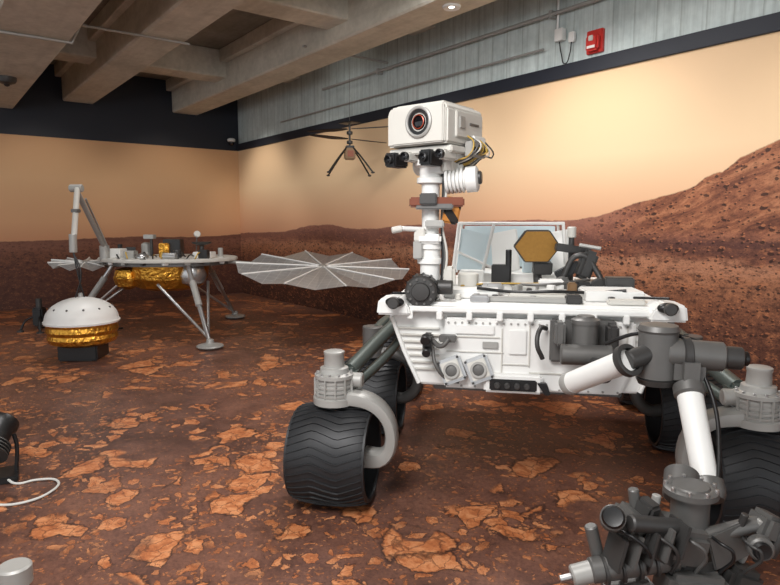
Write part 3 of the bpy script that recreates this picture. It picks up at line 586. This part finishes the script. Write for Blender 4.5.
# ---------------- LANDER ----------------
Lr=empty('mars_lander',(-2.98,8.22,0),math.radians(-4))
dk=[]
for k in range(24):
    a=2*math.pi*k/24; dk.append((.92*math.cos(a),.72*math.sin(a)))
prism('deck',Lr,dk,.045,WHITE2,'xy',.99,.01)
prism('deck_under',Lr,[(a*.9,b_*.9) for a,b_ in dk],.05,GREY,'xy',.94,.008)
lathe('foil_body',Lr,[(.30,.60),(.42,.64),(.50,.76),(.52,.94)],GOLDF,(0,0,0),(0,0,1),20,smooth=False)
lathe('foil_tank_l',Lr,[(.04,0),(.15,.05),(.18,.15),(.15,.26),(.05,.29)],GOLDF,(-.44,-.28,.62),(0,0,1),16,smooth=False)
lathe('foil_tank_r',Lr,[(.04,0),(.14,.05),(.18,.15),(.14,.27),(.05,.3)],SILVER,(.42,-.25,.66),(0,0,1),16)
for k in range(3):
    a=math.radians(-48+118*k); c,s=math.cos(a),math.sin(a); foot=(1.36*c,1.36*s,.05)
    def pol(r,da,z): return (r*math.cos(a+da),r*math.sin(a+da),z)
    cyl('leg_main_%d'%k,Lr,pol(.72,0,.95),pol(1.33,0,.09),.032,SILVER,.026); cyl('leg_sleeve_%d'%k,Lr,pol(.85,0,.765),pol(1.05,0,.48),.042,LGREY)
    cyl('leg_brace_a_%d'%k,Lr,pol(.62,.55,.72),pol(1.31,0,.12),.019,SILVER); cyl('leg_brace_b_%d'%k,Lr,pol(.62,-.55,.72),pol(1.31,0,.12),.019,SILVER)
    lathe('footpad_%d'%k,Lr,[(.05,.0),(.13,.004),(.16,.03),(.15,.045),(.05,.07),(.04,.11),(.015,.12)],LGREY,(foot[0],foot[1],0.0))
box('electronics_box',Lr,(.05,.05,1.14),(.22,.26,.26),BLACK,(0,0,.2),.01); box('electronics_gold',Lr,(.0,-.12,1.12),(.13,.10,.20),GOLDF,(0,0,.2),.01)
box('white_box_a',Lr,(-.62,-.2,1.09),(.2,.2,.12),WHITE); box('white_box_b',Lr,(.55,-.15,1.07),(.24,.2,.08),WHITE); box('white_box_c',Lr,(-.35,-.35,1.08),(.14,.12,.1),LGREY)
cyl('tank_a',Lr,(-.4,.2,1.03),(-.4,.2,1.18),.07,LGREY); sph('tank_a_top',Lr,(-.4,.2,1.18),.07,LGREY,(1,1,.6))
cyl('antenna_cup',Lr,(.42,.1,1.02),(.42,.1,1.18),.03,DGREY); lathe('antenna_dish',Lr,[(.02,0),(.12,.03),(.13,.05),(.11,.05),(.02,.02)],DGREY,(.42,.1,1.18)); 
cyl('knob_a',Lr,(.25,-.3,1.03),(.25,-.3,1.14),.05,DGREY); cyl('knob_b',Lr,(.66,.15,1.03),(.66,.15,1.15),.035,LGREY); sph('small_dome',Lr,(-.15,-.45,1.05),.08,SILVER,(1,1,.7))
cyl('knob_c',Lr,(-.7,.05,1.02),(-.7,.05,1.2),.03,BLACK); box('cam_box',Lr,(-.30,.1,1.3),(.14,.1,.06),LGREY); tube('cam_post',Lr,[(-.28,.1,1.02),(-.28,.1,1.28)],.02,DGREY,False)
box('black_pack',Lr,(.62,-.35,1.09),(.12,.1,.11),BLACK); cyl('canister',Lr,(.15,-.5,1.07),(.32,-.5,1.07),.045,SILVER); box('black_pack_b',Lr,(-.50,-.05,1.10),(.12,.1,.13),BLACK,(0,0,.4)); box('grey_pack',Lr,(-.12,.2,1.12),(.16,.12,.16),GREY); tube('whip',Lr,[(.3,.2,1.03),(.32,.2,1.34)],.008,GREY,False); cyl('mini_dish',Lr,(.32,.2,1.33),(.34,.17,1.34),.045,WHITE2)
for k in range(10):
    tube('deck_wire_%d'%k,Lr,[(-.6+.13*k,-.2,1.05),(-.5+.12*k,-.42,1.08+.03*(k%2)),(-.42+.11*k,-.52,1.04)],.009,[BLACK,YEL,GREY,BLACK][k%4])
for k in range(8): box('rim_box_%d'%k,Lr,(.83*math.cos(-.3-.33*k),.66*math.sin(-.3-.33*k),1.0),(.07,.05,.08),[WHITE,DGREY,LGREY][k%3],(0,0,.3*k),.005)
def array(name,loc,r,rot):
    e=empty(name,loc,0,Lr,rot=rot); bm=bmesh.new(); n=20
    ctr=bm.verts.new((0,0,.0)); rim=[]
    for k in range(n):
        a=2*math.pi*k/n+.1; rr=r if k%2==0 else r*.955; rim.append(bm.verts.new((rr*math.cos(a),rr*math.sin(a),.0 if k%2==0 else -.06)))
    for k in range(n): bm.faces.new((ctr,rim[k],rim[(k+1)%n]))
    bmesh.ops.solidify(bm,geom=bm.faces[:],thickness=.008)
    fin(bm,'membrane',e,CELL)
    for k in range(0,n,2):
        a=2*math.pi*k/n+.1; tube('spar_%d'%k,e,[(0,0,.005),(r*math.cos(a),r*math.sin(a),.005)],.010,WHITE,False)
    lathe('array_hub',e,[(.05,-.05),(.07,-.03),(.07,.01),(.04,.02)],LGREY,(0,0,0)); return e
array('solar_array_a',(2.13,-.18,.93),1.12,(math.radians(7),math.radians(3),0))
array('solar_array_b',(-1.22,.08,.95),.46,(math.radians(3),math.radians(4),0))
tube('array_boom_a',Lr,[(.8,0,.97),(2.1,-.18,.9)],.025,LGREY,False); tube('array_boom_b',Lr,[(-.8,0,.97),(-1.22,.08,.93)],.025,LGREY,False)
cyl('arm_base',Lr,(-.66,-.42,1.0),(-.66,-.42,1.2),.06,LGREY)
cyl('arm_upper',Lr,(-.66,-.42,1.18),(-.40,-1.42,1.87),.030,LGREY); cyl('arm_elbow',Lr,(-.46,-1.42,1.87),(-.32,-1.42,1.87),.042,LGREY)
cyl('arm_upper_b',Lr,(-.58,-.45,1.14),(-.36,-1.3,1.76),.012,SILVER)
cyl('arm_fore',Lr,(-.36,-1.45,1.87),(-.34,-1.62,1.25),.030,WHITE2); box('arm_band',Lr,(-.35,-1.52,1.62),(.075,.075,.04),GREY); cyl('arm_wrist',Lr,(-.34,-1.62,1.37),(-.34,-1.63,1.17),.04,LGREY)
for k in range(3):
    a=k*2.1; tube('grapple_line_%d'%k,Lr,[(-.34,-1.63,1.18),(-.3+.02*k,-1.64,.95),(-.30+.05*math.cos(a),-1.62+.05*math.sin(a),.68)],.007,BLACK)
# seismometer under wind shield
Sx=empty('domed_seismometer',(-3.38,6.62,0)); Sx.scale=(.93,.93,1.0)
box('base_block',Sx,(0,0,.1),(.44,.4,.18),BLACK,(0,0,.1),.015); box('base_skid',Sx,(0,0,.015),(.34,.3,.03),DGREY)
prof=[(.28,.17),(.36,.2),(.385,.25),(.37,.29),(.395,.33),(.385,.38),(.40,.42)]
lathe('foil_skirt',Sx,prof,GOLDF,(0,0,0),(0,0,1),40,smooth=False)
pd=[(.41,.41),(.415,.43),(.40,.445)]+[(.40*math.cos(t),.44+.245*math.sin(t)) for t in [i*math.pi/2/9 for i in range(1,9)]]+[(.02,.688)]
lathe('dome',Sx,pd,WHITE,(0,0,0),(0,0,1),48)
cyl('dome_handle',Sx,(0,0,.68),(0,0,.73),.03,LGREY)
for k in range(12):
    a=k*math.pi/6; cyl('dome_bolt_%d'%k,Sx,(.33*math.cos(a),.33*math.sin(a),.565),(.335*math.cos(a),.335*math.sin(a),.585),.012,GREY,seg=8)
Pb=empty('heat_probe',(-4.85,8.35,0))
box('body',Pb,(0,0,.2),(.14,.14,.26),BLACK,bev=.02); cyl('tube',Pb,(0,0,.3),(0,0,.45),.04,DGREY)
for k in range(4):
    a=k*math.pi/2+.5; tube('leg_%d'%k,Pb,[(0,0,.22),(.16*math.cos(a),.16*math.sin(a),.16),(.24*math.cos(a),.24*math.sin(a),.015)],.015,BLACK); lathe('foot_%d'%k,Pb,[(.045,0),(.045,.02),(.02,.03)],DGREY,(.24*math.cos(a),.24*math.sin(a),0))
tube('tether',Pb,[(.1,0,.2),(.4,.1,.02),(.8,-.1,.02),(1.1,.1,.02)],.012,BLACK)

# ---------------- HELICOPTER ----------------
Hc=empty('mars_helicopter',(-.53,8.2,0.02),math.radians(12))
box('fuselage',Hc,(0,0,2.37),(.14,.13,.15),TAN,bev=.015); box('fuselage_top',Hc,(0,0,2.46),(.11,.11,.03),BLACK); box('fuselage_face',Hc,(0,-.068,2.37),(.08,.008,.08),BROWN)
cyl('rotor_mast',Hc,(0,0,2.45),(0,0,2.76),.014,DGREY); cyl('swash_a',Hc,(0,0,2.50),(0,0,2.54),.04,DGREY); cyl('swash_b',Hc,(0,0,2.62),(0,0,2.66),.04,DGREY)
def blade(nm,z,ang):
    for s in (0,math.pi):
        pl=[(.03,-.012),(.12,-.04),(.25,-.06),(.5,-.04),(.62,-.015),(.62,.01),(.45,.025),(.2,.03),(.03,.012)]
        prism(nm+('_a' if s==0 else '_b'),Hc,pl,.008,BLACK,'xy',0,0,(0,0,z),(math.radians(14),0,ang+s))
blade('rotor_low',2.56,math.radians(28)); blade('rotor_high',2.69,math.radians(-32))
box('solar_top',Hc,(0,0,2.77),(.17,.26,.012),BLACK,(0,0,.6))
for k in range(4):
    a=math.pi/4+k*math.pi/2-.1; c,s=math.cos(a),math.sin(a)
    tube('leg_%d'%k,Hc,[(.05*c,.05*s,2.46),(.2*c,.2*s,2.32),(.40*c,.40*s,2.11)],.011,BLACK); sph('foot_%d'%k,Hc,(.40*c,.40*s,2.11),.025,DGREY,(1,1,.5))
tube('hanging_wire',Hc,[(0,0,2.77),(0,0,3.58)],.003,GREY,False)

# ---------------- foreground left clutter ----------------
fl=empty('floor_spotlight',(-2.3,3.42,0),math.radians(30))
box('base',fl,(0,0,.02),(.22,.2,.04),BLACK); tube('yoke',fl,[(-.1,0,.04),(-.11,0,.2),(-.1,0,.26)],.012,BLACK); tube('yoke_b',fl,[(.1,0,.04),(.11,0,.2),(.1,0,.26)],.012,BLACK)
lathe('head',fl,[(.05,-.1),(.075,-.08),(.08,.06),(.095,.08),(.095,.12),(.085,.12),(.07,.09),(.01,.085)],BLACK,(0,0,.25),(.3,.7,.5)); 
for k in range(4): lathe('cooling_fin_%d'%k,fl,[(.06,0),(.09,.002),(.09,.008),(.06,.01)],DGREY,(-.03*(k*.2),-.04-.015*k,.22-.012*k),(.3,.7,.5))
tube('power_cord',fl,[(.05,-.08,.03),(.1,-.14,.01),(.2,-.14,.01),(.30,-.2,.01),(.27,-.36,.01),(.12,-.44,.01),(-.05,-.36,.01),(-.5,-.3,.01)],.007,CABLE)
bp=empty('barrier_post',(-1.06,1.62,0))
lathe('base_disc',bp,[(.15,0),(.15,.015),(.05,.03)],DGREY); cyl('shaft',bp,(0,0,.02),(0,0,.5),.03,SILVER); cyl('cap',bp,(0,0,.48),(0,0,.54),.045,LGREY)

# ---------------- camera ----------------
cam=bpy.data.cameras.new('camera'); cam.sensor_width=36; cam.lens=610/780*36; cam.clip_start=.05
co=bpy.data.objects.new('camera',cam); co.location=(0,0,1.5); co.rotation_euler=(math.radians(90-6.6),0,0); link(co,None); sc.camera=co
